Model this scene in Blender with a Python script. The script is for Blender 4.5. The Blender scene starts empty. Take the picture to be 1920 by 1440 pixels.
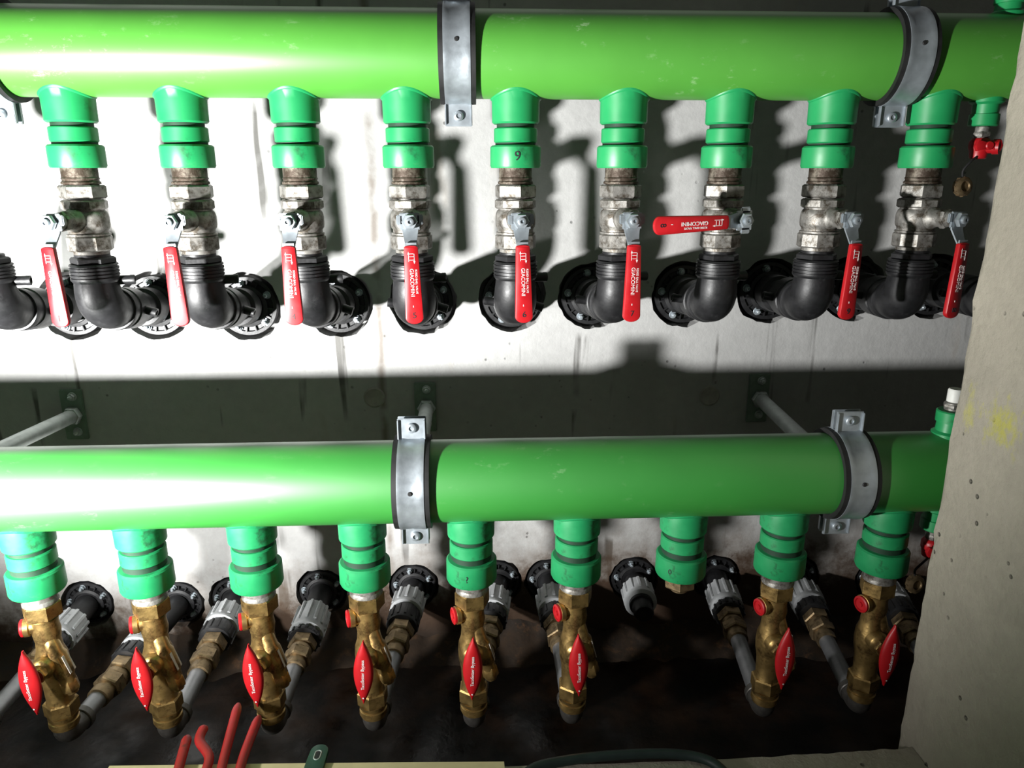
import bpy, bmesh, math, random
from mathutils import Vector, Matrix, noise
random.seed(4)
S = bpy.context.scene
COL = S.collection
PI = math.pi
try:
    S.view_settings.view_transform = 'Standard'
    S.view_settings.look = 'None'
except Exception:
    pass

# ------------------------------------------------------------------ camera
F = 1390.0
CAM = Vector((0, -1.73, 1.22))
cd = bpy.data.cameras.new('camera'); cd.sensor_width = 36; cd.lens = F / 1920 * 36; cd.clip_start = 0.02
cam = bpy.data.objects.new('camera', cd); COL.objects.link(cam)
cam.location = CAM
cam.rotation_euler = (math.radians(90 - 16), 0, math.radians(-2.86))
S.camera = cam
RC = cam.rotation_euler.to_matrix()
def ray(px, py):
    return RC @ Vector(((px - 960) / F, (720 - py) / F, -1))
def at(px, py, Y):
    d = ray(px, py); return CAM + d * ((Y - CAM.y) / d.y)
def atz(px, py, z):
    d = ray(px, py); return CAM + d * ((z - CAM.z) / d.z)
def atx(px, py, x):
    d = ray(px, py); return CAM + d * ((x - CAM.x) / d.x)
YU, YL = -.27, -.47
def zu(r): return at(965, r, YU).z
def zl(r): return at(885, r, YL).z
xc = sum(at(px, py, -.63).x for px, py in ((1885, 240), (1826, 600), (1793, 770), (1692, 1395))) / 4

# ------------------------------------------------------------------ materials
def newmat(name):
    m = bpy.data.materials.new(name); m.use_nodes = True
    nt = m.node_tree; return m, nt, nt.nodes['Principled BSDF']
def N(nt, t, **k):
    n = nt.nodes.new(t)
    for a, b in k.items():
        if a in n.inputs.keys(): n.inputs[a].default_value = b
        else: setattr(n, a, b)
    return n
def mixc(nt, fac, a, b, mode='MIX'):
    n = nt.nodes.new('ShaderNodeMix'); n.data_type = 'RGBA'; n.blend_type = mode
    for idx, v in ((0, fac), (6, a), (7, b)):
        if isinstance(v, bpy.types.NodeSocket): nt.links.new(v, n.inputs[idx])
        else: n.inputs[idx].default_value = v if idx == 0 else (*v[:3], 1)
    return n.outputs[2]
def ramp(nt, src, p0, p1, v0=0, v1=1):
    r = nt.nodes.new('ShaderNodeMapRange'); r.clamp = True
    r.inputs[1].default_value = p0; r.inputs[2].default_value = p1
    r.inputs[3].default_value = v0; r.inputs[4].default_value = v1
    nt.links.new(src, r.inputs[0]); return r.outputs[0]
def math_(nt, op, a, b=0.0):
    n = nt.nodes.new('ShaderNodeMath'); n.operation = op
    for i, v in enumerate((a, b)):
        if isinstance(v, bpy.types.NodeSocket): nt.links.new(v, n.inputs[i])
        else: n.inputs[i].default_value = v
    return n.outputs[0]
def nz(nt, scale, detail=4, vec=None, rough=.55):
    n = N(nt, 'ShaderNodeTexNoise'); n.inputs['Scale'].default_value = scale
    n.inputs['Detail'].default_value = detail; n.inputs['Roughness'].default_value = rough
    if vec is not None: nt.links.new(vec, n.inputs['Vector'])
    return n.outputs[0]
def coords(nt, sc=(1, 1, 1), loc=(0, 0, 0)):
    t = nt.nodes.new('ShaderNodeTexCoord'); mp = nt.nodes.new('ShaderNodeMapping')
    mp.inputs['Scale'].default_value = sc; mp.inputs['Location'].default_value = loc
    nt.links.new(t.outputs['Object'], mp.inputs[0]); return mp.outputs[0]
def bump(nt, bs, h, strength, dist=.002):
    b = nt.nodes.new('ShaderNodeBump'); b.inputs['Strength'].default_value = strength; b.inputs['Distance'].default_value = dist
    nt.links.new(h, b.inputs['Height']); nt.links.new(b.outputs[0], bs.inputs['Normal'])
def mat(name, col, rough, metal=0.0, var=.15, scale=40, bmp=0, dirt=None, dirt_amt=.5, scuff=0, spec=.5, coat=0, rv=1.0):
    m, nt, bs = newmat(name)
    v = coords(nt); n1 = nz(nt, scale, 4, v)
    a = [c * (1 - var) for c in col]; b = [min(1, c * (1 + var)) for c in col]
    c = mixc(nt, ramp(nt, n1, .3, .7), a, b)
    if dirt:
        n2 = nz(nt, scale * .9, 6, coords(nt, (1, 1, 1), (3, 1, 7)), .7)
        c = mixc(nt, ramp(nt, n2, .62 - .12 * dirt_amt, .74 - .1 * dirt_amt, 0, .85), c, dirt)
    if scuff:
        n3 = nz(nt, 26, 8, coords(nt, (1, 1.6, 1.6), (5, 2, 1)), .75)
        n4 = nz(nt, 3.3, 2, coords(nt, (1, 1, 1), (2, 8, 1)))
        k = math_(nt, 'MULTIPLY', ramp(nt, n3, .58, .70), ramp(nt, n4, .50, .62, 0, scuff))
        c = mixc(nt, k, c, (.50, .66, .42))
    nt.links.new(c, bs.inputs['Base Color'])
    bs.inputs['Metallic'].default_value = metal
    nt.links.new(ramp(nt, n1, .2, .8, rough * (1 - .2 * rv), min(1, rough * (1 + .25 * rv))), bs.inputs['Roughness'])
    bs.inputs['Specular IOR Level'].default_value = spec
    if coat:
        bs.inputs['Coat Weight'].default_value = coat; bs.inputs['Coat Roughness'].default_value = .40
    if bmp: bump(nt, bs, nz(nt, scale * 4, 4, v), bmp)
    return m
M = {}
M['pipe'] = mat('yellow_green_pipe_plastic', (.068, .27, .034), .40, var=.07, scale=6, scuff=.5, rv=.1, spec=.7)
M['pipe2'] = mat('deep_green_pipe_plastic', (.023, .220, .026), .48, var=.07, scale=6, scuff=.2, spec=1.0, coat=1.0, rv=.05)
M['fit'] = mat('green_fitting_plastic', (.011, .245, .075), .42, var=.08, scale=18, scuff=.55, dirt=(.01, .08, .03), dirt_amt=.3)
M['fitold'] = mat('grubby_green_fitting_plastic', (.011, .225, .075), .46, var=.1, scale=30, dirt=(.010, .05, .02), dirt_amt=.5, scuff=.4)
M['groove'] = mat('groove_shade_and_dirt', (.004, .03, .012), .7, var=.3)  # near-black green paints shade into the coupling gaps, plus dirt on lower collars
M['nickel'] = mat('nickel_plated_brass', (.26, .25, .23), .50, .65, .3, 55, .25, (.050, .036, .020), 1.2)
M['nickeldirty'] = mat('limescaled_nickel', (.17, .145, .115), .58, .5, .45, 60, .3, (.026, .012, .005), 2.0)
M['zinc'] = mat('galvanised_steel', (.36, .40, .43), .40, .65, .16, 35, .08)
M['zincdark'] = mat('dull_galvanised_steel', (.40, .44, .42), .5, .5, .2, 40, .1)
M['platepaint'] = mat('greenish_bracket_steel', (.17, .22, .18), .55, .3, .25, 30, .1)
M['brass'] = mat('brass', (.37, .245, .090), .40, .88, .3, 40, .2, (.08, .046, .020), 1.0)
M['brassdull'] = mat('tarnished_brass', (.25, .18, .100), .47, .8, .3, 60, .18, (.06, .040, .020), .9)
M['black'] = mat('black_plastic', (.009, .009, .010), .47, var=.25, scale=50, bmp=.1, dirt=(.024, .024, .025), dirt_amt=.4)
M['rubber'] = mat('black_rubber', (.006, .006, .006), .65, var=.2)
M['red'] = mat('red_plastic', (.38, .006, .010), .40, var=.08)
M['redtool'] = mat('red_tool_grip', (.30, .008, .008), .5, var=.15, dirt=(.08, .015, .01), dirt_amt=.2)
M['white'] = mat('white_print', (.66, .62, .60), .5, var=.03)
M['whitecap'] = mat('white_plastic_cap', (.70, .70, .66), .5, var=.06)
M['ink'] = mat('black_marker_ink', (.01, .01, .012), .6, var=.05)
M['greynut'] = mat('pale_grey_plastic', (.38, .39, .40), .45, var=.1, scale=30, dirt=(.12, .11, .10), dirt_amt=.2)
M['steel'] = mat('grey_steel_pipe', (.26, .26, .27), .42, .7, .15, 40, .06)
M['darksteel'] = mat('dark_cast_elbow', (.10, .093, .085), .45, .6, .25, 50, .15)
M['sticker'] = mat('white_sticker', (.50, .48, .46), .5, var=.05)
M['board'] = mat('pale_yellow_board', (.60, .51, .29), .7, var=.1, scale=20, bmp=.1)
M['hose'] = mat('dark_green_hose', (.014, .026, .024), .5, var=.2)
M['wrench'] = mat('green_painted_tool', (.008, .06, .036), .4, var=.15)
M['silt'] = mat('rusty_silt', (.024, .013, .006), .85, var=.6, scale=22, bmp=.6, dirt=(.085, .040, .015), dirt_amt=.5)

def concrete(name, base, kind):
    m, nt, bs = newmat(name)
    v = coords(nt)
    big = nz(nt, 2.2, 5, v); fine = nz(nt, 38, 6, v, .65)
    c = mixc(nt, ramp(nt, big, .3, .7), [x * .80 for x in base], [min(1, x * 1.12) for x in base])
    c = mixc(nt, ramp(nt, fine, .35, .7, 0, .28), c, [x * .60 for x in base])
    vo = N(nt, 'ShaderNodeTexVoronoi'); vo.inputs['Scale'].default_value = 26; nt.links.new(v, vo.inputs['Vector'])
    pit = ramp(nt, vo.outputs['Distance'], .05, .11, 1, 0)
    pitm = math_(nt, 'MULTIPLY', pit, ramp(nt, nz(nt, 5, 2, coords(nt, (1, 1, 1), (4, 4, 4))), .47, .55))
    c = mixc(nt, math_(nt, 'MULTIPLY', pitm, .75), c, [x * .25 for x in base])
    sep = nt.nodes.new('ShaderNodeSeparateXYZ'); nt.links.new(v, sep.inputs[0])
    if kind == 'wall':
        # irregular dark drips of different lengths, slightly wandering
        st = nz(nt, 1, 3, coords(nt, (21, 1, 1.5), (1.3, 0, 0)), .5)
        st2 = nz(nt, 1, 3, coords(nt, (3.6, 1, 4.2), (3, 0, 5)))
        k = math_(nt, 'MULTIPLY', ramp(nt, st, .605, .66), ramp(nt, st2, .47, .55, 0, .82))
        c = mixc(nt, k, c, (.045, .042, .036))
        ru = nz(nt, 1, 3, coords(nt, (9, 1, 2.8), (9, 0, 2)))
        c = mixc(nt, ramp(nt, ru, .64, .76, 0, .28), c, (.30, .20, .10))
        for xj in (at(716, 700, 0).x,):
            wob = math_(nt, 'ADD', sep.outputs[0], math_(nt, 'MULTIPLY', nz(nt, 9, 3, v), .02))
            dx = math_(nt, 'ABSOLUTE', math_(nt, 'SUBTRACT', wob, xj + .01))
            c = mixc(nt, math_(nt, 'MULTIPLY', ramp(nt, dx, .002, .014, .7, 0), ramp(nt, nz(nt, 12, 3, v), .35, .55)), c, (.12, .09, .065))
        # rusty foot of the wall; dark tone reaches higher towards the right
        nb = math_(nt, 'MULTIPLY', math_(nt, 'SUBTRACT', nz(nt, 9, 8, v, .72), .5), .40)
        zz = math_(nt, 'ADD', sep.outputs[2], nb)
        zz = math_(nt, 'SUBTRACT', zz, ramp(nt, sep.outputs[0], -.60, .20, .03, .15))
        c = mixc(nt, ramp(nt, zz, .03, .22, .88, 0), c, (.10, .066, .040))
        c = mixc(nt, ramp(nt, zz, .02, .11, .96, 0), c, (.040, .019, .008))
        c = mixc(nt, ramp(nt, sep.outputs[2], .006, .07, .97, 0), c, (.010, .006, .003))
    else:
        spn = nz(nt, 60, 7, coords(nt, (1, 1, .6), (0, .02, .01)), .75)
        for (px, py, hy, hz, am) in ((1817, 770, .022, .055, .5), (1876, 795, .060, .055, .72)):
            p = atx(px, py, xc)
            dy = math_(nt, 'ABSOLUTE', math_(nt, 'SUBTRACT', sep.outputs[1], p.y)); dz = math_(nt, 'ABSOLUTE', math_(nt, 'SUBTRACT', sep.outputs[2], p.z))
            near = math_(nt, 'MULTIPLY', ramp(nt, dy, 0, hy, 1, 0), ramp(nt, dz, 0, hz, 1, 0))
            k = ramp(nt, math_(nt, 'ADD', spn, math_(nt, 'MULTIPLY', near, .32)), .58, .78, 0, am)
            k = math_(nt, 'MULTIPLY', k, ramp(nt, near, .02, .14))
            c = mixc(nt, k, c, (.46, .43, .04))
    nt.links.new(c, bs.inputs['Base Color'])
    bs.inputs['Roughness'].default_value = .78
    h = math_(nt, 'SUBTRACT', math_(nt, 'ADD', fine, math_(nt, 'MULTIPLY', big, .8)), math_(nt, 'MULTIPLY', pitm, 1.2))
    bump(nt, bs, h, .35 if kind == 'wall' else 1.0, .005)
    return m
M['wall'] = concrete('wall_concrete', (.40, .398, .39), 'wall')
M['column'] = concrete('pillar_concrete', (.36, .325, .265), 'column')
M['plug'] = mat('concrete_plug', (.30, .29, .26), .85, var=.2, scale=40, bmp=.3)
m, nt, bs = newmat('wet_floor')
v = coords(nt)
c = mixc(nt, ramp(nt, nz(nt, 6, 7, v, .65), .42, .66), (.0025, .0017, .0013), (.024, .011, .005))
nt.links.new(c, bs.inputs['Base Color'])
nt.links.new(ramp(nt, nz(nt, 5, 4, v), .4, .6, .25, .7), bs.inputs['Roughness'])
bs.inputs['Specular IOR Level'].default_value = .3
bump(nt, bs, nz(nt, 30, 5, v), .4, .004)
M['floor'] = m

# ------------------------------------------------------------------ mesh builder
def fr(p, d):
    d = Vector(d).normalized()
    return Matrix.Translation(Vector(p)) @ d.to_track_quat('Z', 'Y').to_matrix().to_4x4()
T = Matrix.Translation
class MB:
    def __init__(s): s.v = []; s.f = []
    def add(s, vs, fs, mx=None):
        o = len(s.v)
        s.v += [tuple((mx @ Vector(p)) if mx else Vector(p)) for p in vs]
        s.f += [tuple(i + o for i in f) for f in fs]; return s
    def loft(s, rings, mx=None, cap=True, closed=False):
        vs, fs = [], []; n = len(rings[0])
        for r in rings: vs += [tuple(p) for p in r]
        m = len(rings)
        for k in range(m if closed else m - 1):
            for i in range(n):
                a = k * n + i; b = k * n + (i + 1) % n; k2 = (k + 1) % m
                fs.append((a, b, k2 * n + (i + 1) % n, k2 * n + i))
        if cap and not closed:
            fs.append(tuple(range(n - 1, -1, -1))); fs.append(tuple(range((m - 1) * n, m * n)))
        return s.add(vs, fs, mx)
    def lathe(s, prof, mx=None, n=40):
        return s.loft([[(max(r, 1e-5) * math.cos(2 * PI * i / n), max(r, 1e-5) * math.sin(2 * PI * i / n), z) for i in range(n)] for r, z in prof], mx)
    def cyl(s, r, z0, z1, mx=None, n=32, c=.0015):
        if z1 < z0: z0, z1 = z1, z0
        c = min(c, (z1 - z0) * .3, r * .4)
        return s.lathe([(r - c, z0), (r, z0 + c), (r, z1 - c), (r - c, z1)], mx, n)
    def hexn(s, r, z0, z1, mx=None, rot=0, n=6):
        if z1 < z0: z0, z1 = z1, z0
        mm = (mx or Matrix()) @ Matrix.Rotation(rot, 4, 'Z')
        c = min(.003, (z1 - z0) * .25)
        return s.lathe([(r * .91, z0), (r, z0 + c), (r, z1 - c), (r * .91, z1)], mm, n)
    def tube(s, pts, rad, n=20, cap=True, flat=1.0, closed=False):
        pts = [Vector(p) for p in pts]; m = len(pts); rings = []; up = None
        for k in range(m):
            if closed: t = pts[(k + 1) % m] - pts[k - 1]
            else: t = pts[min(k + 1, m - 1)] - pts[max(k - 1, 0)]
            t.normalize()
            if up is None:
                up = Vector((0, 0, 1)) if abs(t.z) < .9 else Vector((1, 0, 0))
            a = t.cross(up).normalized(); b = a.cross(t).normalized(); up = b
            r = rad[k] if isinstance(rad, (list, tuple)) else rad
            rings.append([pts[k] + a * (r * math.cos(2 * PI * i / n)) + b * (r * flat * math.sin(2 * PI * i / n)) for i in range(n)])
        return s.loft(rings, None, cap, closed)
    def box(s, c, size, mx=None, bev=.002):
        bm = bmesh.new(); bmesh.ops.create_cube(bm, size=1)
        for q in bm.verts: q.co = Vector((q.co.x * size[0], q.co.y * size[1], q.co.z * size[2])) + Vector(c)
        if bev: bmesh.ops.bevel(bm, geom=list(bm.edges), offset=min(bev, min(size) * .3), segments=2, affect='EDGES')
        bm.verts.index_update()
        s.add([q.co.copy() for q in bm.verts], [[q.index for q in f.verts] for f in bm.faces], mx); bm.free(); return s
    def slab(s, outline, y0, y1, b=.002, mx=None):
        """outline in local xz (convex, ordered), extruded along y with rounded rims"""
        n = len(outline); cx = sum(p[0] for p in outline) / n; cz = sum(p[1] for p in outline) / n
        def off(d):
            r = []
            for i in range(n):
                p0, p1, p2 = Vector(outline[i - 1]), Vector(outline[i]), Vector(outline[(i + 1) % n])
                t = (p2 - p0).normalized(); nn = Vector((t.y, -t.x))
                if nn.dot(p1 - Vector((cx, cz))) < 0: nn = -nn
                r.append(p1 - nn * d)
            return r
        rg = []
        for d, y in ((b, y0), (b * .3, y0 + b * .3), (0, y0 + b), (0, y1 - b), (b * .3, y1 - b * .3), (b, y1)):
            rg.append([(q[0], y, q[1]) for q in off(d)])
        return s.loft(rg, mx)
    def mesh(s, name, m, ang=38):
        me = bpy.data.meshes.new(name); me.from_pydata(s.v, [], s.f)
        bm = bmesh.new(); bm.from_mesh(me); bmesh.ops.recalc_face_normals(bm, faces=bm.faces); bm.to_mesh(me); bm.free()
        me.materials.append(m); me.shade_smooth()
        try: me.set_sharp_from_angle(angle=math.radians(ang))
        except Exception: pass
        return me
    def build(s, name, m, parent=None, ang=38):
        return link(name, s.mesh(name, m, ang), parent)
def link(name, me, parent=None, rot=None, loc=None):
    o = bpy.data.objects.new(name, me); COL.objects.link(o)
    if parent: o.parent = parent
    if rot: o.rotation_euler = rot
    if loc: o.location = loc
    return o
def tag(o, label=None, cat=None, group=None, kind=None):
    if label: o['label'] = label
    if cat: o['category'] = cat
    if group: o['group'] = group
    if kind: o['kind'] = kind
    return o
def thing(name, label, cat, loc, rz=0, group=None):
    o = bpy.data.objects.new(name, None); COL.objects.link(o); o.empty_display_size = .02
    o.location = loc; o.rotation_euler = (0, 0, rz)
    return tag(o, label, cat, group)
def text_geo(body, size, ext=.0003):
    cu = bpy.data.curves.new('t', 'FONT'); cu.body = body; cu.size = size; cu.align_x = 'CENTER'; cu.align_y = 'CENTER'; cu.extrude = ext
    o = bpy.data.objects.new('t', cu); COL.objects.link(o)
    bpy.context.view_layer.update()
    me = bpy.data.meshes.new_from_object(o.evaluated_get(bpy.context.evaluated_depsgraph_get()))
    vs = [v.co.copy() for v in me.vertices]; fs = [tuple(p.vertices) for p in me.polygons]
    bpy.data.objects.remove(o); bpy.data.curves.remove(cu); bpy.data.meshes.remove(me)
    return vs, fs
def crom(pts, k=8):
    pts = [Vector(p) for p in pts]; out = []
    for i in range(len(pts) - 1):
        p0, p1, p2, p3 = pts[max(i - 1, 0)], pts[i], pts[i + 1], pts[min(i + 2, len(pts) - 1)]
        for j in range(k):
            t = j / k
            out.append(.5 * ((2 * p1) + (p2 - p0) * t + (2 * p0 - 5 * p1 + 4 * p2 - p3) * t * t + (3 * p1 - p0 - 3 * p2 + p3) * t ** 3))
    out.append(pts[-1]); return out
def bez(a, c, b, k=12):
    return [a * (1 - t) ** 2 + c * 2 * t * (1 - t) + b * t * t for t in [i / k for i in range(k + 1)]]

# ------------------------------------------------------------------ positions
R = .0755
ZU = zu(103); ZL = zl(900)
up_px = [-87, 125, 337, 550, 761, 965, 1170, 1367, 1562, 1755]
el_px = [0, 195, 390, 585, 778, 968, 1155, 1342, 1520, 1690]
XU = [(at(a, 205, YU).x + at(b, 578 - (b - 960) * .008, YU).x) / 2 for a, b in zip(up_px, el_px)]
XU.append(XU[-1] + .2)
FU = [at(*p, 0) for p in ((135, 574), (290, 574), (462, 575), (635, 570), (793, 565), (960, 560), (1108, 555), (1283, 552), (1442, 546), (1600, 541), (1752, 538))]
low_px = [60, 270, 480, 685, 885, 1083, 1278, 1465, 1655]
bot_px = [128, 320, 510, 700, 888, 1070, None, 1430, 1612]
XL = []
for a, b in zip(low_px, bot_px):
    x1 = at(a, 1040 + (885 - a) * .021, YL).x
    XL.append(x1 if b is None else (x1 + at(b, 1350 + (885 - b) * .03, YL).x) / 2)
FL = {0: (165, 1132), 1: (335, 1132), 2: (440, 1124), 3: (603, 1110), 4: (775, 1100), 5: (932, 1092), 6: (1030, 1090), 7: (1188, 1086), 8: (1343, 1083), 9: (1492, 1084), 10: (1648, 1086)}
FL = {k: at(*p, 0) for k, p in FL.items()}

# ------------------------------------------------------------------ setting
mb = MB().box((.1, .10, .95), (3.8, .2, 2.3), None, 0)
wall = mb.build('wall_back', M['wall'])
cut = MB()
for i, f in enumerate(FU + list(FL.values())):
    rr = .079 if i < len(FU) else .066
    ring = []
    for k in range(40):
        a = 2 * PI * k / 40
        q = rr * (1 + .07 * noise.noise(Vector((3 * math.cos(a), 3 * math.sin(a), i * 7.3))) + .03 * noise.noise(Vector((9 * math.cos(a), 9 * math.sin(a), i * 3.1))))
        ring.append((q * math.cos(a), q * math.sin(a)))
    cut.loft([[(f.x + x, y, f.z + z) for x, z in ring] for y in (-.02, .11)])
co = cut.build('cutter', M['wall'])
bo = wall.modifiers.new('b', 'BOOLEAN'); bo.operation = 'DIFFERENCE'; bo.object = co; bo.solver = 'EXACT'
bpy.context.view_layer.update()
me2 = bpy.data.meshes.new_from_object(wall.evaluated_get(bpy.context.evaluated_depsgraph_get()))
wall.modifiers.clear(); wall.data = me2
bpy.data.objects.remove(co)
for p in me2.polygons: p.use_smooth = False
tag(wall, 'pale concrete back wall with damp streaks behind the pipes', kind='structure')

mb = MB()
mb.add([(-1.8, -2.4, 0), (1.9, -2.4, 0), (1.9, 0, 0), (-1.8, 0, 0)], [(0, 1, 2, 3)])
tag(mb.build('floor', M['floor']), 'dark wet brown floor below the lower pipes', kind='structure')

# silt washed up along the foot of the back wall
rings = []
for k in range(261):
    x = -1.7 + 3.4 * k / 260
    h = max(.012, .048 + .034 * noise.noise(Vector((x * 4, 0, 0))) + .018 * noise.noise(Vector((x * 17, 2, 0))) + .006 * noise.noise(Vector((x * 60, 2, 0))))
    w_ = .11 + .05 * noise.noise(Vector((x * 5, 7, 0))) + .02 * noise.noise(Vector((x * 22, 9, 0)))
    j = .006 * noise.noise(Vector((x * 45, 5, 1)))
    rings.append([(x, -.0005, -.004), (x, -.0005, h), (x, -.012, h * .86 + j), (x, -w_ * .35, h * .5 - j), (x, -w_ * .7, h * .18 + j * .5), (x, -w_, -.004)])
tag(MB().loft(rings).build('trim_2', M['silt'], ang=60), 'rusty brown silt along the foot of the back wall', kind='structure')

rings = []
for k in range(91):
    z = k / 90 * 2.1
    j1 = .005 * noise.noise(Vector((0, 0, z * 14))) + .003 * noise.noise(Vector((5, 0, z * 55)))
    j2 = .004 * noise.noise(Vector((9, 3, z * 18))) + .003 * noise.noise(Vector((2, 7, z * 60)))
    rings.append([(xc + .012, -.615 + j1, z), (xc + .003 + j1, -.622 + j2, z), (xc + j2 * .5, -.634 + j1, z), (xc, -.70, z), (xc, -2.3, z), (1.8, -2.3, z), (1.8, -.615, z)])
tag(MB().loft(rings).build('wall_right', M['column'], ang=30), 'rough concrete pillar face at right with yellow paint smears', kind='structure')

ZS = .225
edge = [(-420, 1452), (200, 1444), (940, 1434), (1350, 1420), (1560, 1408), (1692, 1401)]
ep = crom([atz(a, b, ZS) for a, b in edge], 14)
xs0 = [Vector((p.x, p.y + .004 * noise.noise(Vector((p.x * 30, 0, 0))), 0)) for p in ep]
out = [(p.x, p.y) for p in xs0] + [(xc - .001, xs0[-1].y), (xc - .001, -2.3), (-1.6, -2.3), (-1.6, xs0[0].y)]
mb = MB().loft([[(x, y, z) for x, y in out] for z in (.0, ZS - .006)] + [[(x, y - (.004 if i < len(xs0) else 0), ZS) for i, (x, y) in enumerate(out)]])
tag(mb.build('trim_1', M['column'], ang=30), 'rough concrete ledge in front of the pipe pit', kind='structure')

# concrete plugs in the wall
for (px, py, lb) in ((702, 745, 'round concrete plug in the wall left of the middle bracket'), (1330, 742, 'round concrete plug in the wall left of the right bracket')):
    p = at(px, py, 0)
    o = MB().lathe([(.026, 0), (.026, .001), (.022, .003), (.019, .0015), (0, .0015)], fr((0, 0, 0), (0, -1, 0)), 36).build('wall_plug', M['plug'])
    o.location = (p.x, -.0005, p.z); tag(o, lb, 'plug', 'round plugs in the wall')

# ------------------------------------------------------------------ manifolds
def outlet_mesh(z_axis, z_sock, rho, r1, mname):
    """saddle lip + nearly straight socket; local origin on the pipe axis"""
    n = 48; rings = []
    for rh, o in ((rho, -.002), (rho, .0012), (rho - .0012, .0028), (rho - .0022, .0032)):
        rg = []
        for i in range(n):
            a = 2 * PI * i / n; dy = rh * math.sin(a)
            rg.append((rh * math.cos(a), dy, -math.sqrt((R + o) ** 2 - dy * dy)))
        rings.append(rg)
    d = z_sock - z_axis
    for r, z in ((r1 + .0004, -R - .0045), (r1, d + .003), (r1 - .003, d), (.02, d)):
        rings.append([(r * math.cos(2 * PI * i / n), r * math.sin(2 * PI * i / n), z) for i in range(n)])
    return MB().loft(rings).mesh('outlet', mname)
def coup_mesh(z_axis, za, zb, zc, zd, mname):
    return MB().lathe([(.033, za - z_axis + .006), (.033, za - z_axis), (.0385, za - z_axis - .0005), (.0405, za - z_axis - .0025), (.0405, zb - z_axis + .001), (.0385, zb - z_axis - .001),
                       (.0360, zb - z_axis - .0015), (.0360, zc - z_axis + .001), (.0445, zc - z_axis), (.0475, zc - z_axis - .003), (.0478, zd - z_axis + .004), (.046, zd - z_axis), (.03, zd - z_axis)], None, 48).mesh('coupling', mname)
def groove_mesh(z_axis, rows, zf):  # dark rings set in the gaps, their colour standing in for shade
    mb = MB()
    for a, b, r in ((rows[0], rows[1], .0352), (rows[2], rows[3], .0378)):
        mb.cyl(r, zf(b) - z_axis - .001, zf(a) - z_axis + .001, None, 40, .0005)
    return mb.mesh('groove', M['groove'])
def wrap_text(body, size, rad, z, name, parent, sx=0.0):
    vs, fs = text_geo(body, size)
    mm = MB()
    mm.add([((rad + .0004 + v.z) * math.sin(sx + v.x / rad), -(rad + .0004 + v.z) * math.cos(sx + v.x / rad), z + v.y) for v in vs], fs)
    return mm.build(name, M['ink'], parent)
def manifold(y, z, x0, x1, xs, rows, zf, label, pm, fm, rho, marks, smalls):
    t = thing('pipe_manifold', label, 'pipe', ((x0 + x1) / 2, y, z - R))
    ox = (x0 + x1) / 2
    MB().lathe([(R - .003, x0 - ox), (R, x0 - ox + .003), (R, x1 - ox - .003), (R - .003, x1 - ox)], T((0, 0, R)) @ fr((0, 0, 0), (1, 0, 0)), 128).build('main_pipe', pm, t)
    om = outlet_mesh(z, zf(rows[0]), rho, .0438, fm)
    cm = coup_mesh(z, zf(rows[1]), zf(rows[2]), zf(rows[3]), zf(rows[4]), fm)
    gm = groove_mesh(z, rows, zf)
    for i, x in enumerate(xs):
        o = link('outlet', om, t, loc=(x - ox, 0, R))
        c = link('coupling', cm, o)
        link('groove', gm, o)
        if i in marks:
            txt, dx, sz = marks[i]
            wrap_text(txt, sz, .0478, (zf(rows[3]) + zf(rows[4])) / 2 - z, 'ink_mark', o, dx)
    for (x, up, h) in smalls:
        sg = 1 if up else -1
        prof = [(.030, R - .012), (.030, R + .002), (.024, R + .006), (.023, R + h * .5), (.026, R + h * .52), (.0265, R + h - .002), (.024, R + h), (.01, R + h)]
        MB().lathe([(r, q * sg) for r, q in prof], None, 36).build('small_socket', M['fit'], t).location = (x - ox, 0, R)
    return t
xd = at(1848, 205, YU).x; xv = at(1893, 8, YU).x
xld = at(1752, 990, YL).x; xlv = at(1780, 805, YL).x
manifold(YU, ZU, -1.45, 1.35, XU[:10], (233, 240, 267, 273, 315), zu, 'long bright green plastic pipe across the top with nine downward outlets', M['pipe'], M['fit'], .0470, {5: ('9', 0.02, .024)}, [(xd, False, .045), (xv, True, .035)])
manifold(YL, ZL, -1.45, 1.25, XL, (1002, 1010, 1033, 1044, 1083), zl, 'lower green plastic pipe with large white glare above the brass valves', M['pipe2'], M['fitold'], .0458, {4: ('?', -.18, .018), 6: ('0', -.7, .014)}, [(xld, False, .045), (xlv, True, .045)])

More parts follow.
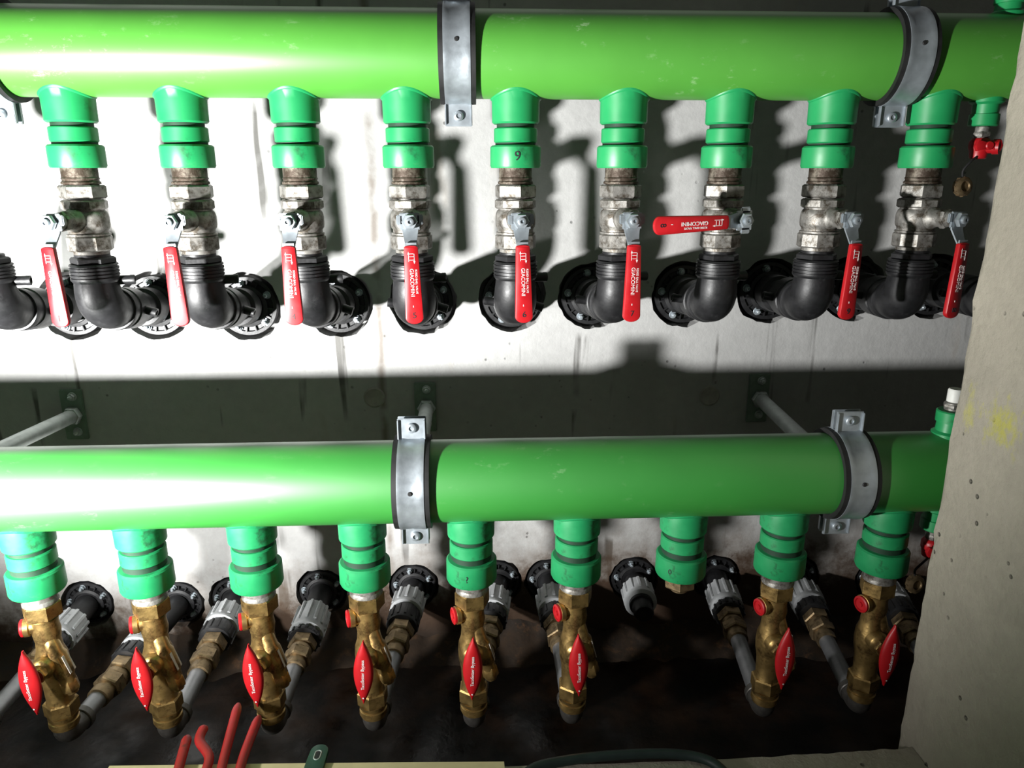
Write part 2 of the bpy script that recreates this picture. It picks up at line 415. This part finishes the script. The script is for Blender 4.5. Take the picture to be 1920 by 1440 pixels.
# ------------------------------------------------------------------ clamps
def clamp(x, y, z, label, grp):
    t = thing('pipe_clamp', label, 'clamp', (x, y, z), 0, grp)
    w, wr = .0235, .0325
    n = 72
    def ring(prof):  # closed profile (r, xx)
        return [[(xx, r * math.cos(2 * PI * i / n), r * math.sin(2 * PI * i / n)) for i in range(n)] for r, xx in prof]
    r0, r1, r2 = R + .0006, R + .0075, R + .0115
    mb = MB().loft(ring([(r0, -wr), (r1 + .002, -wr), (r1 + .0025, -w + .001), (r1, -w + .002), (r1, w - .002), (r1 + .0025, w - .001), (r1 + .002, wr), (r0, wr)]), None, False, True)
    mb.cyl(.004, r2 - .003, r2 + .0008, fr((0, 0, 0), (0, -1, .15)), 14)
    mb.build('rubber_lining', M['rubber'], t)
    mb = MB().loft(ring([(r1 + .0003, -w), (r2 - .0005, -w), (r2 - .0002, -w * .75), (r2 - .0012, -w * .6), (r2 - .0012, w * .6), (r2 - .0002, w * .75), (r2 - .0005, w), (r1 + .0003, w)]), None, False, True)
    mb.build('band', M['zinc'], t)
    for sg in (1, -1):
        mb = MB()
        for yy in (-.0065, .0065):
            mb.box((0, yy, sg * (r2 + .016)), (.050, .0035, .040), None, .0015)
            for xx in (-.0235, .0235):
                mb.box((xx, yy + (.003 if yy > 0 else -.003), sg * (r2 + .016)), (.003, .007, .036), None, .001)
        mb.build('clamp_ear', M['zinc'], t)
        mb = MB().lathe([(.009, 0), (.009, .004), (.0075, .0055), (.0045, .006), (.004, .0035), (0, .0035)], fr((0, -.0085, sg * (r2 + .019)), (0, -1, 0)), 24)
        mb.cyl(.004, -.001, -.025, fr((0, -.0085, sg * (r2 + .019)), (0, -1, 0)), 14)
        mb.hexn(.008, -.017, -.022, fr((0, -.0085, sg * (r2 + .019)), (0, -1, 0)))
        mb.build('bolt', M['zinc'], t)
    return t
clamp(at(860, 212, YU).x, YU, ZU, 'galvanised pipe clamp on the upper green pipe between fourth and fifth outlets', 'pipe clamps')
clamp(at(1668, 212, YU).x, YU, ZU, 'galvanised pipe clamp on the upper green pipe near the pillar', 'pipe clamps')
clamp(at(8, 210, YU).x, YU, ZU, 'pipe clamp cut off by the left edge on upper pipe', 'pipe clamps')
XC1 = at(780, 1000, YL).x; XC2 = at(1588, 800, YL).x
clamp(XC1, YL, ZL, 'shiny galvanised pipe clamp in the middle of the lower green pipe', 'pipe clamps')
clamp(XC2, YL, ZL, 'galvanised pipe clamp on the lower green pipe near the pillar', 'pipe clamps')

# wall brackets
for k, (px, py, xe, lb) in enumerate(((141, 776, None, 'wall bracket with bare steel rod at far left above the lower pipe'), (798, 762, XC1, 'wall bracket with short rod above the middle clamp of the lower pipe'), (1420, 745, XC2, 'wall bracket with slanting rod at right above the lower pipe'))):
    p = at(px, py, 0)
    t = thing('wall_bracket', lb, 'bracket', (p.x, 0, p.z), 0, 'wall brackets of the lower pipe')
    MB().box((0, -.004, 0), (.052, .007, .125), None, .002).build('base_plate', M['platepaint'], t)
    for dz in (.045, -.042):
        mb = MB().cyl(.0105, 0, .002, fr((.004, -.0075, dz), (0, -1, 0)), 20)
        mb.hexn(.0085, .002, .009, fr((.004, -.0075, dz), (0, -1, 0)), .3); mb.cyl(.0045, .008, .016, fr((.004, -.0075, dz), (0, -1, 0)), 14)
        mb.build('bolt', M['zincdark'], t)
    e = Vector(((xe if xe is not None else p.x - .03) - p.x, YL + R + .013, ZL - p.z)); a = Vector((.003, -.007, .0))
    d = e - a
    MB().cyl(.0165, 0, d.length, fr(a, d), 24).build('rod', M['zincdark'], t)
    MB().hexn(.022, .002, .018, fr(a, d)).build('lock_nut', M['zincdark'], t)

# ------------------------------------------------------------------ wall flanges
fl = MB().lathe([(.0, -.03), (.069, -.03), (.070, -.004), (.068, .0), (.060, .0005), (.058, -.004), (.050, -.004), (.048, .006), (.040, .008), (.038, .006), (.0, .006)], fr((0, 0, 0), (0, -1, 0)), 56)
for k in range(16):
    a = 2 * PI * k / 16 + .1
    fl.box((0, -.001, .054), (.004, .006, .014), Matrix.Rotation(a, 4, 'Y'), .001)
FLM = fl.mesh('flange_plate', M['black'])
fb = MB().cyl(.0095, 0, .002, fr((0, 0, 0), (0, -1, 0)), 18)
fb.hexn(.008, .002, .008, fr((0, 0, 0), (0, -1, 0))); fb.cyl(.0045, .006, .016, fr((0, 0, 0), (0, -1, 0)), 12)
FBM = fb.mesh('bolt', M['zinc'])
ordn = ['first', 'second', 'third', 'fourth', 'fifth', 'sixth', 'seventh', 'eighth', 'ninth', 'tenth', 'eleventh']
def flange(f, label, grp, sc=1.0):
    t = thing('wall_flange', label, 'flange', (f.x, .004, f.z), 0, grp)
    t.scale = (sc, 1, sc)
    link('flange_plate', FLM, t)
    for k in range(5):
        a = 2 * PI * k / 5 + .5
        link('bolt', FBM, t, loc=(.054 * math.cos(a), .001, .054 * math.sin(a)))
for i, f in enumerate(FU):
    flange(f, 'black round wall flange in upper row, %s from the left' % ordn[i], 'upper row of wall flanges')
for i, f in FL.items():
    flange(f, 'black round wall flange in bottom row, %s from the left' % ordn[i], 'bottom row of wall flanges', .84)

# ------------------------------------------------------------------ upper elbows
def elbow(i, x, f, label):
    zt = zu(471); z1 = zu(489); z2 = zu(520); zh = zu(574)
    O = Vector((x, YU, zt))
    t = thing('pipe_elbow', label, 'pipe elbow', O, 0, 'black pipe elbows under the lever valves')
    L = lambda p: Vector(p) - O
    mb = MB().cyl(.031, z1 - zt, 0, None, 32)
    mb.hexn(.040, z1 - zt - .001, -.006, None, .3 + i)
    mb.build('threaded_adapter', M['black'], t)
    c = Vector((x, YU, zh)); h = (Vector(f) - c); ln = h.length; h.normalize()
    a = Vector((x, YU, zh + .050)); b = c + h * .050
    pts = [Vector((x, YU, z2 + .004))] + bez(a, c, b, 14) + [c + h * .065]
    rr = [.0375] + [.0390 + .0035 * math.sin(PI * k / 14) for k in range(15)] + [.0385]
    MB().tube([L(p) for p in pts], rr, 36).build('elbow_body', M['black'], t)
    hh = z1 - z2
    prof = [(.030, z2 - zt - .004), (.039, z2 - zt - .003), (.0412, z2 - zt)]
    for k in range(4):
        q = z2 - zt + hh * (.08 + .2 * k)
        prof += [(.0428, q), (.0428, q + hh * .11), (.0400, q + hh * .13), (.0400, q + hh * .185)]
    prof += [(.0428, z1 - zt - hh * .09), (.041, z1 - zt), (.028, z1 - zt)]
    MB().lathe(prof, None, 44).build('socket_collar', M['black'], t)
    mm = fr(L(c), h)
    prof = [(.036, .058), (.0425, .060), (.0435, .064), (.0435, .075), (.041, .077), (.041, .088), (.0435, .090), (.0435, .135), (.042, .138), (.033, .139), (.033, ln - .075), (.041, ln - .073), (.043, ln - .066), (.043, ln - .03), (.039, ln - .026), (.033, ln - .025), (.033, ln - .004)]
    MB().lathe(prof, mm, 44).build('wall_branch', M['black'], t)
    sd = Vector((h.y, -h.x, 0)).normalized()
    for (p, d) in ((Vector((x, YU, z2 - .002)) + sd * .03 + Vector((0, .012, 0)), sd + Vector((0, .25, 0))), (c + h * .112 + sd * .03, sd + Vector((0, 0, -.35))), (c + h * .112 - sd * .03, -sd + Vector((0, 0, .15)))):
        MB().lathe([(.009, 0), (.009, .026), (.0095, .027), (.0095, .034), (.006, .0345), (.005, .030), (0, .030)], fr(L(p), d), 18).build('terminal', M['black'], t)
for i in range(11):
    lb = 'black plastic pipe elbow below the %s lever valve from the left' % (ordn[i - 1] if 0 < i < 10 else '')
    if i == 0: lb = 'black plastic pipe elbow cut off by the left edge'
    if i == 10: lb = 'black plastic pipe elbow mostly hidden by the concrete pillar'
    elbow(i, XU[i], FU[i], lb)

# ------------------------------------------------------------------ upper lever valves
zb = zu(409)
V = lambda r: zu(r) - zb
mb = MB().cyl(.031, V(346), V(311), None, 36); mb.lathe([(.0335, V(345)), (.0335, V(341)), (.030, V(338)), (.0325, V(334)), (.030, V(331))], None, 36)
tail = mb.mesh('union_tail', M['nickeldirty'])
hexm = MB().hexn(.0405, V(371), V(346), None, .2).mesh('union_nut', M['nickel'])
mb = MB().hexn(.0400, V(391), V(373), None, .05, 8)
mb.lathe([(.028, V(375)), (.033, V(372)), (.033, V(393)), (.0355, V(395)), (.0375, V(400)), (.0385, V(405)), (.0385, V(419)), (.0375, V(425)), (.0345, V(429)), (.0345, V(434)), (.0375, V(435)), (.0375, V(438)), (.030, V(440))], None, 44)
mb.hexn(.040, V(466), V(438), None, .1, 8); mb.cyl(.031, V(473), V(464), None, 32)
mb.lathe([(.021, .020), (.022, .036), (.0195, .040), (.0165, .046), (.0165, .060)], fr((0, 0, 0), (0, -1, 0)), 28)
bodym = mb.mesh('valve_body', M['nickel'])
mb = MB().hexn(.019, .056, .070, fr((0, 0, 0), (0, -1, 0)), .25); mb.cyl(.0145, .068, .082, fr((0, 0, 0), (0, -1, 0)), 28); mb.cyl(.010, .08, .100, fr((0, 0, 0), (0, -1, 0)), 24)
stemm = mb.mesh('stem', M['nickel'])
mb = MB().hexn(.0145, .0945, .103, fr((0, 0, 0), (0, -1, 0)), 0); mb.lathe([(.0075, .102), (.0075, .108), (.006, .109), (.003, .109), (.003, .106), (0, .106)], fr((0, 0, 0), (0, -1, 0)), 20)
nutm = mb.mesh('stem_nut', M['zinc'])
# lever: strip following a bent profile (y, z), width in x
def strip(mb, path, th, wid):
    rg = []
    for k, (y, z) in enumerate(path):
        a = Vector(path[max(k - 1, 0)]); b = Vector(path[min(k + 1, len(path) - 1)]); d = (b - a).normalized(); nn = Vector((-d.y, d.x)) * th / 2
        w = wid[k] / 2
        rg.append([(-w, y - nn.x, z - nn.y), (w, y - nn.x, z - nn.y), (w, y + nn.x, z + nn.y), (-w, y + nn.x, z + nn.y)])
    mb.loft(rg)
def gz(r): return at(980, r, -.383).z - zb
gt, gb_ = gz(459), gz(606)
mb = MB(); mb.box((0, -.0905, 0), (.036, .004, .030), None, .0015)
for sx in (-1, 1): mb.box((sx * .018, -.0895, .003), (.012, .006, .018), None, .002)
strip(mb, [(-.0905, -.008), (-.0915, -.018), (-.099, -.032), (-.1065, -.044), (-.109, gt + .004), (-.109, gt - .03)], .003, [.032, .028, .023, .021, .020, .019])
levm = mb.mesh('lever', M['zinc'])
ol = []
for k in range(9):
    a = PI * k / 8; ol.append((.0125 * math.cos(a) * 1.0, gt - .004 + .004 * math.sin(a)))
for k in range(13):
    a = PI + PI * k / 12; ol.append((.0165 * math.cos(a), gb_ + .012 + .012 * math.sin(a)))
gripm = MB().slab(ol, -.1145, -.1045, .0025).mesh('grip', M['red'])
mb = MB()
mx_txt = Matrix(((0, 1, 0, 0), (0, 0, -1, 0), (-1, 0, 0, 0), (0, 0, 0, 1)))  # text x -> -Z, y -> +X, z -> -Y
def put_txt(mb, body, size, x, z):
    vs, fs = text_geo(body, size)
    mb.add(vs, fs, T((x, -.1148, z)) @ mx_txt)
put_txt(mb, 'GIACOMINI', .0098, -.0010, gt - .067)
put_txt(mb, 'R250D BALL VALVE', .0052, .0070, gt - .065)
put_txt(mb, '-', .014, 0, gt - .110)
for dx in (-.005, .005): mb.box((dx, -.1147, gt - .022), (.0008, .0006, .014), None, 0)
for dz in (-.015, -.020, -.026): mb.box((0, -.1147, gt + dz), (.008, .0006, .0008), None, 0)
mb.loft([[(-.0068, y, gt - .016), (-.005, y, gt - .011), (-.0032, y, gt - .016)] for y in (-.1150, -.1144)])
mb.loft([[(.0068, y, gt - .028), (.005, y, gt - .033), (.0032, y, gt - .028)] for y in (-.1150, -.1144)])
letm = mb.mesh('lettering', M['white'])
boss = [None, 90, 318, 540, 768, 978, 1188, 1400, 1605, 1805]
digits = {3: '4', 4: '5', 5: '6', 6: '7', 7: '8', 8: '9', 9: '10', 1: 'I'}
vl = {1: 'leftmost silver ball valve with red lever hanging left of its body',
      2: 'second silver ball valve from left with hanging red lever',
      3: 'silver ball valve with hand-written 4 on its red lever',
      4: 'silver ball valve with hand-written 5 on its red lever',
      5: 'silver ball valve with red lever numbered 6 in marker',
      6: 'silver ball valve with red lever numbered 7 in marker',
      7: 'closed silver ball valve whose red lever is turned horizontal',
      8: 'silver ball valve just right of the one with the horizontal lever',
      9: 'rightmost silver ball valve with red lever beside the concrete pillar'}
def angle(i):
    a = 0
    for _ in range(6):
        b = at(boss[i], 415 - (boss[i] - 960) * .006, YU - .1 * math.cos(a)); a = math.asin(max(-.8, min(.8, (b.x - XU[i]) / .1)))
    return a
for i in range(1, 10):
    t = thing('ball_valve', vl[i], 'valve', (XU[i], YU, zb), angle(i), 'silver ball valves with red levers')
    link('union_tail', tail, t); link('union_nut', hexm, t, (0, 0, .3 * i)); link('valve_body', bodym, t)
    link('stem', stemm, t); link('stem_nut', nutm, t)
    ry = math.radians(88) if i == 7 else math.radians((random.random() - .5) * 3)
    lv = link('lever', levm, t, (0, ry, 0))
    if i == 7: lv['label'] = 'steel lever arm turned to the left'
    g = link('grip', gripm, t, (0, ry, 0))
    link('lettering', letm, g)
    if i in digits:
        mk = MB()
        vs, fs = text_geo(digits[i], .015 if i != 9 else .012)
        mk.add(vs, fs, T((0, -.1148, gb_ + .016)) @ Matrix(((1, 0, 0, 0), (0, 0, -1, 0), (0, 1, 0, 0), (0, 0, 0, 1))))
        mk.build('ink_number', M['ink'], g)

# ------------------------------------------------------------------ lower brass valves
zc = zl(1215)
W = lambda r: zl(r) - zc
zh_ = at(880, 1256, YL - .075).z - zc       # height of the red handle
mb = MB().cyl(.029, W(1106), W(1082), None, 36); mb.lathe([(.031, W(1105)), (.031, W(1101)), (.029, W(1098))], None, 36)
neckm = mb.mesh('threaded_neck', M['nickel'])
mb = MB().hexn(.0335, W(1132), W(1105), None, .2)
mb.lathe([(.026, W(1134)), (.0235, W(1132)), (.0225, W(1146)), (.0245, W(1158)), (.0215, W(1175)), (.023, W(1190)), (.028, W(1203)), (.029, W(1218)), (.028, W(1233)), (.024, W(1250)), (.023, W(1280)), (.026, W(1288))], None, 36)
mb.hexn(.031, W(1309), W(1285), None, .45)
# slanting bypass housing on the right of the body with a hexagon plug at its lower end
ax0 = Vector((.004, -.006, W(1165))); ax1 = Vector((.034, -.014, W(1256)))
am = fr(ax0, ax1 - ax0); al = (ax1 - ax0).length
mb.lathe([(.012, 0), (.0145, .004), (.0150, al * .3), (.0185, al * .36), (.0185, al * .72), (.015, al * .78), (.015, al * .88)], am, 28)
mb.hexn(.0165, al * .84, al * 1.04, am, .3); mb.cyl(.010, al * 1.03, al * 1.1, am, 20)
bx = T((.026, -.012, W(1214))) @ Matrix.Rotation(-.28, 4, 'Y')
mb.box((0, 0, 0), (.022, .028, .050), bx, .005)
# front boss
mb.lathe([(.021, .012), (.021, .036), (.019, .039), (.0145, .042), (.0145, .056)], fr((0, 0, zh_), (0, -1, 0)), 28)
mb.hexn(.0175, .044, .054, fr((0, 0, zh_), (0, -1, 0)))
# left stub
mb.lathe([(.0155, .006), (.015, .024), (.0175, .026), (.0175, .034), (.0155, .035)], fr((0, 0, W(1147)), (-1, -.35, 0)), 28)
bvm = mb.mesh('valve_body', M['brass'])
mb = MB().lathe([(.022, W(1308)), (.027, W(1309)), (.027, W(1314)), (.0245, W(1315)), (.0245, W(1318)), (.027, W(1319)), (.0275, W(1326)), (.025, W(1327)), (.025, W(1331)), (.022, W(1333))], None, 36)
bunm = mb.mesh('union_ring', M['brass'])
mb = MB().lathe([(.0145, .034), (.0165, .035), (.0165, .039), (.014, .0405), (.0125, .0405), (.0115, .038), (.005, .038), (.0045, .0405), (0, .0405)], fr((0, 0, W(1147)), (-1, -.35, 0)), 28)
capm = mb.mesh('end_cap', M['red'])
HH, HW = .067, .0185
def wz(z): return max(.0012, HW * (1 - (abs(z) / HH) ** 1.9))
def tz(z): return .003 + .007 * (1 - (z / HH) ** 2)
rg = []
for k in range(29):
    z = -HH + 2 * HH * k / 28
    rg.append([(wz(z) * math.cos(2 * PI * j / 28), tz(z) * math.sin(2 * PI * j / 28), z) for j in range(28)])
mb = MB().loft(rg); mb.cyl(.009, -.016, .0, fr((0, 0, 0), (0, -1, 0)), 20)
hanm = mb.mesh('handle', M['red'])
vs, fs = text_geo('TacoSetter Bypass', .0086)
mb = MB(); ps = []
for v in vs:
    x, z = -v.y, v.x
    s_ = math.sqrt(max(0, 1 - (x / wz(z)) ** 2))
    ps.append((x, -tz(z) * s_ - .0005 - v.z, z))
mb.add(ps, fs)
for z in (-.052,): mb.cyl(.0016, .0068, .0072, fr((0, 0, z), (0, -1, 0)), 10)
bylm = mb.mesh('lettering', M['white'])
stkm = MB().box((.0115, 0, 0), (.0008, .020, .038), bx, 0).mesh('sticker', M['sticker'])
bl = ['leftmost brass valve with red oval handle at the left edge', 'second brass valve from left with red oval handle', 'third brass valve from left, just above the red plier handles',
      'fourth brass valve from left, below and left of the middle clamp', 'fifth brass valve from left with red oval handle in the middle',
      'sixth brass valve from left, left of the outlet closed by a plug', None, 'brass valve just right of the plugged outlet', 'rightmost brass valve with red handle nearest the pillar']
for i, x in enumerate(XL):
    if i == 6:
        t = thing('outlet_plug', 'brass plug closing the only lower outlet without a valve', 'plug', (x, YL, zl(1083)))
        k0 = zl(1083)
        mb = MB().cyl(.028, zl(1092) - k0, .001, None, 32); mb.hexn(.031, zl(1108) - k0, zl(1090) - k0, None, .3); mb.build('plug_body', M['brassdull'], t)
        MB().cyl(.017, zl(1116) - k0, zl(1107) - k0, None, 24).build('plug_end', M['brassdull'], t)
        continue
    t = thing('balancing_valve', bl[i], 'valve', (x, YL, zc), math.radians(-2 + 2 * random.random()), 'brass valves with red oval handles')
    link('threaded_neck', neckm, t); link('valve_body', bvm, t); link('union_ring', bunm, t); link('end_cap', capm, t); link('sticker', stkm, t)
    h = link('handle', hanm, t, (0, math.radians((random.random() - .5) * 6), 0), (0, -.072, zh_))
    link('lettering', bylm, h)

# ------------------------------------------------------------------ connecting pipes of the lower row
def chain(x, f, label, cuts=(.40, .60, .72, .87)):
    zE = zl(1350); zt = zl(1330)
    c = Vector((x, YL, zE)); O = Vector((x, YL, zt))
    t = thing('connecting_pipe', label, 'pipe', O, 0, 'steel connecting pipes from brass valves to wall')
    h = Vector(f) - c; ln = h.length; h.normalize()
    a = Vector((x, YL, zt)); pts = [a] + bez(c + Vector((0, 0, .018)), c, c + h * .032, 10) + [c + h * .05]
    mb = MB().tube([p - O for p in pts], [.0225] * 12 + [.0225], 28)
    mm = fr(c - O, h)
    mb.cyl(.0255, .04, .056, mm, 28)
    mb.build('elbow', M['darksteel'], t)
    s = [q * ln for q in cuts]
    MB().cyl(.0185, .05, s[0] + .005, mm, 28).build('steel_tube', M['steel'], t)
    d = s[1] - s[0]
    mb = MB().lathe([(.019, s[0]), (.023, s[0] + .001), (.0235, s[0] + d * .18), (.021, s[0] + d * .2), (.021, s[0] + d * .28), (.024, s[0] + d * .3)], mm, 28)
    mb.hexn(.0305, s[0] + d * .28, s[0] + d * .56, mm, .4); mb.lathe([(.026, s[0] + d * .55), (.026, s[0] + d * .66), (.023, s[0] + d * .67), (.023, s[0] + d * .74)], mm, 28); mb.hexn(.032, s[0] + d * .73, s[1], mm, .1)
    mb.build('brass_connector', M['brassdull'], t)
    d = s[2] - s[1]
    mb = MB().lathe([(.028, s[1]), (.036, s[1] + .002), (.0375, s[1] + .006), (.0375, s[2] - .006), (.034, s[2])], mm, 36)
    for k in range(14): mb.box((.0375, 0, (s[1] + s[2]) / 2), (.005, .006, d * .7), mm @ Matrix.Rotation(2 * PI * k / 14, 4, 'Z'), .001)
    mb.build('black_nut', M['black'], t)
    d = s[3] - s[2]
    mb = MB().lathe([(.035, s[2]), (.041, s[2] + .002), (.041, s[2] + .012), (.0395, s[2] + .014), (.0365, s[3] - .004), (.033, s[3])], mm, 36)
    for k in range(12): mb.box((.0392, 0, s[2] + d * .58), (.006, .0080, d * .72), mm @ Matrix.Rotation(2 * PI * k / 12, 4, 'Z'), .0015)
    mb.build('grey_nut', M['greynut'], t)
    MB().cyl(.028, s[3] - .003, ln - .004, mm, 28).build('wall_stub', M['black'], t)
cl = {0: 'steel connecting pipe entering from the left edge behind the leftmost brass valve', 1: 'grey connecting pipe between the leftmost and second brass valves',
      2: 'grey connecting pipe between the second and third brass valves', 3: 'grey connecting pipe between the third and fourth brass valves',
      4: 'grey connecting pipe running back from the fourth brass valve', 5: 'connecting pipe hidden behind the fifth brass valve', 6: 'connecting pipe hidden behind the sixth brass valve',
      8: 'grey connecting pipe slanting left from the valve right of the plug', 9: 'grey connecting pipe slanting left from the rightmost brass valve', 10: 'connecting pipe half hidden by the concrete pillar at right'}
src = {1: 0, 2: 1, 3: 2, 4: 3, 5: 4, 6: 5, 8: 7, 9: 8}
cc = {0: (.42, .6, .66, .84), 1: (.22, .46, .56, .70), 2: (.36, .62, .72, .88), 3: (.36, .57, .61, .82), 4: (.42, .64, .76, .90), 8: (.46, .66, .71, .88)}
chain(at(-52, 1385, YL).x, FL[0], cl[0], cc[0])
for k, j in src.items(): chain(XL[j], FL[k], cl[k], cc.get(k, (.44, .64, .72, .88)))
chain(XL[8] + .2, FL[10], cl[10])
# capped stub of the plugged circuit
f = FL[7]; e = at(1208, 1152, -.15)
t = thing('capped_stub', 'capped grey and black pipe stub below the plugged outlet', 'pipe', f, 0)
h = e - f; ln = h.length; mm = fr((0, 0, 0), h.normalized())
MB().cyl(.028, .012, ln * .3, mm, 28).build('wall_stub', M['black'], t)
mb = MB().lathe([(.034, ln * .28), (.0375, ln * .3), (.0395, ln * .60), (.041, ln * .61), (.041, ln * .69), (.036, ln * .70)], mm, 36)
for k in range(12): mb.box((.0390, 0, ln * .45), (.006, .0080, ln * .28), mm @ Matrix.Rotation(2 * PI * k / 12, 4, 'Z'), .0015)
mb.build('grey_nut', M['greynut'], t)
MB().lathe([(.030, ln * .69), (.030, ln * .76), (.025, ln * .77), (.025, ln * .97), (.022, ln), (0, ln)], mm, 32).build('end_cap', M['black'], t)

# ------------------------------------------------------------------ drain cocks and vent
def drain(x, y, ztop, label, s=1.0):
    t = thing('drain_cock', label, 'tap', (x, y, ztop), 0, 'small red drain cocks')
    MB().cyl(.013, -.022, 0, None, 24).hexn(.016, -.020, -.010).build('neck', M['nickel'], t)
    mb = MB().lathe([(.012, -.060), (.015, -.058), (.0165, -.045), (.019, -.040), (.019, -.028), (.015, -.022), (.012, -.021)], None, 28)
    mb.lathe([(.012, .0), (.012, .022), (.014, .023), (.014, .034), (.011, .035)], fr((0, 0, -.038), (.7, -.7, 0)), 24)
    mb.build('cock_body', M['red'], t)
    mb = MB()
    for sg in (-1, 1): mb.slab([(sg * .004, -.006), (sg * .022, -.010), (sg * .027, 0), (sg * .022, .010), (sg * .004, .006)], -.004, .004, .001, T((0, -.026, -.036)))
    mb.cyl(.008, .012, .032, fr((0, 0, -.036), (0, -1, 0)), 18)
    mb.build('wing_handle', M['red'], t)
    pts = crom([(-.010, -.012, -.056), (-.024, -.016, -.066), (-.034, -.014, -.082), (-.030, -.012, -.098)], 6)
    MB().tube(pts, .0022, 10).build('strap', M['rubber'], t)
    mb = MB().lathe([(.016, -.006), (.018, -.004), (.018, .007), (.015, .009), (.010, .0095), (.009, .006), (0, .006)], fr((-.030, -.012, -.112), (.15, -1, .1)), 26)
    for k in range(12): mb.box((.018, 0, .0015), (.003, .003, .009), fr((-.030, -.012, -.112), (.15, -1, .1)) @ Matrix.Rotation(2 * PI * k / 12, 4, 'Z'), .0008)
    mb.build('hanging_cap', M['brassdull'], t)
drain(xd, YU, ZU - R - .045, 'red drain cock with dangling brass cap under upper pipe at right')
drain(xld, YL, ZL - R - .045, 'red drain cock under the lower pipe beside the pillar')
t = thing('air_vent', 'silver air vent with white cap standing on the lower pipe end', 'vent', (xlv, YL, ZL + R + .045))
MB().cyl(.015, 0, .016, None, 24).hexn(.018, .004, .013).build('vent_body', M['nickel'], t)
MB().lathe([(.010, .015), (.013, .017), (.013, .038), (.011, .041), (0, .041)], None, 24).build('vent_cap', M['whitecap'], t)

# ------------------------------------------------------------------ things on the ledge
zB = ZS + .014
pl = [atz(205, 1435, zB), atz(560, 1430, zB), atz(945, 1427, zB)]
t0 = [(pl[0].x, pl[0].y), (pl[1].x, pl[1].y), (pl[2].x, pl[2].y), (pl[2].x + .02, -1.15), (pl[0].x, -1.12)]
o = MB().loft([[(x, y, z) for x, y in t0] for z in (ZS + .0005, ZS + .012)] + [[(x * .999, y - .001, zB) for x, y in t0]]).build('board', M['board'])
tag(o, 'pale yellow board lying on the ledge under the tools', 'board')
zT = zB + .011
def pliers(h1, h2, piv, tip, label):
    p = atz(*piv, zT)
    t = thing('pliers', label, 'pliers', p, 0, 'red handled pliers on the board')
    for hp in (h1, h2):
        pts = [atz(a, b, zT) - p for a, b in hp]; c = crom(pts, 8)
        m_ = len(c)
        rr = [(.0040 if k == 0 else .0072 if k == 1 else .0088) if k < 3 else .0088 - .0018 * k / m_ for k in range(m_)]
        MB().tube(c, rr, 18, True, .85).build('handle', M['redtool'], t)
        q = c[-1]
        e = atz(*tip, zT) - p + (q - Vector((0, 0, 0))) * -.25
        MB().tube([q * 1.02, q * .4, q * -.15, e * .5, e], [.007, .010, .014, .012, .006], 14, True, .6).build('jaw', M['darksteel'], t)
    MB().cyl(.010, -.010, .012, None, 24).build('pivot', M['zincdark'], t)
pliers([(384, 1362), (374, 1388), (392, 1420), (380, 1460), (366, 1510), (372, 1560)], [(352, 1380), (338, 1430), (326, 1480), (332, 1530), (350, 1565)], (362, 1600), (366, 1690), 'curved red plier handles on the board, left pair')
pliers([(447, 1320), (427, 1395), (412, 1460), (412, 1520), (422, 1565)], [(486, 1343), (458, 1415), (444, 1470), (444, 1520), (438, 1565)], (430, 1600), (434, 1690), 'straight red plier handles reaching up before the brass valve, right pair')
p = atz(603, 1398, zB + .005); q = atz(575, 1480, zB + .005); d = (q - p).normalized()
t = thing('wrench', 'dark green wrench with slotted end on the board', 'wrench', p, math.atan2(d.y, d.x) - PI / 2)
# local: length along +y, width along x, thickness z
rx = Matrix(((1, 0, 0, 0), (0, 0, 1, 0), (0, 1, 0, 0), (0, 0, 0, 1)))
olw = [(.0155 * math.cos(PI + PI * k / 14), .0155 + .0155 * math.sin(PI + PI * k / 14)) for k in range(15)] + [(.0165, .05), (.013, .085), (.013, .16), (-.013, .16), (-.013, .085), (-.0165, .05)]
MB().slab(olw, -.0045, .0035, .0012, rx).build('wrench_handle', M['wrench'], t)
rim = [(.0052 * math.cos(2 * PI * k / 24), .021 + (.010 if math.sin(2 * PI * k / 24) > 0 else 0) + .0055 * math.sin(2 * PI * k / 24), .0036) for k in range(24)]
MB().tube(rim, .0012, 8, False, 1, True).build('slot_rim', M['zincdark'], t)
MB().slab([(x * .86, .026 + (y - .026) * .86) for x, y, z in rim], .0028, .0040, .0003, rx).build('slot', M['ink'], t)
mb = MB()
for sg in (-1, 1): mb.tube([(sg * .006, .155, 0), (sg * .018, .175, 0), (sg * .016, .205, 0)], [.010, .010, .005], 12, True, .6)
mb.build('wrench_jaw', M['darksteel'], t)
zH = ZS + .0095
hp = crom([atz(a, b, zH) for a, b in ((960, 1475), (1000, 1441), (1050, 1428), (1130, 1418), (1230, 1413), (1300, 1418), (1345, 1436), (1370, 1475), (1340, 1540), (1240, 1600))], 8)
o = MB().tube([x - hp[0] for x in hp], .0085, 16).build('hose', M['hose']); o.location = hp[0]
tag(o, 'dark green hose curving along the concrete ledge', 'hose')

# ------------------------------------------------------------------ light
w = bpy.data.worlds.new('world'); S.world = w; w.use_nodes = True
w.node_tree.nodes['Background'].inputs[0].default_value = (1, 1, .97, 1)
w.node_tree.nodes['Background'].inputs[1].default_value = .075
def spot(name, loc, aim, power, size, rad):
    l = bpy.data.lights.new(name, 'SPOT'); l.energy = power; l.shadow_soft_size = rad; l.color = (1, 1, .985)
    l.spot_size = math.radians(size); l.spot_blend = 1.0
    o = bpy.data.objects.new(name, l); COL.objects.link(o); o.location = loc
    o.rotation_euler = Vector(aim).to_track_quat('-Z', 'Y').to_euler()
spot('work_lamp', (-1.10, -1.36, .735), (.46, .90, .40), 440, 118, .036)
spot('added_glare_spot', (-1.28, -1.00, .70), (.25, .44, -.01), 150, 72, .03)  # added spot without a real source, whitens the left end of the lower pipe
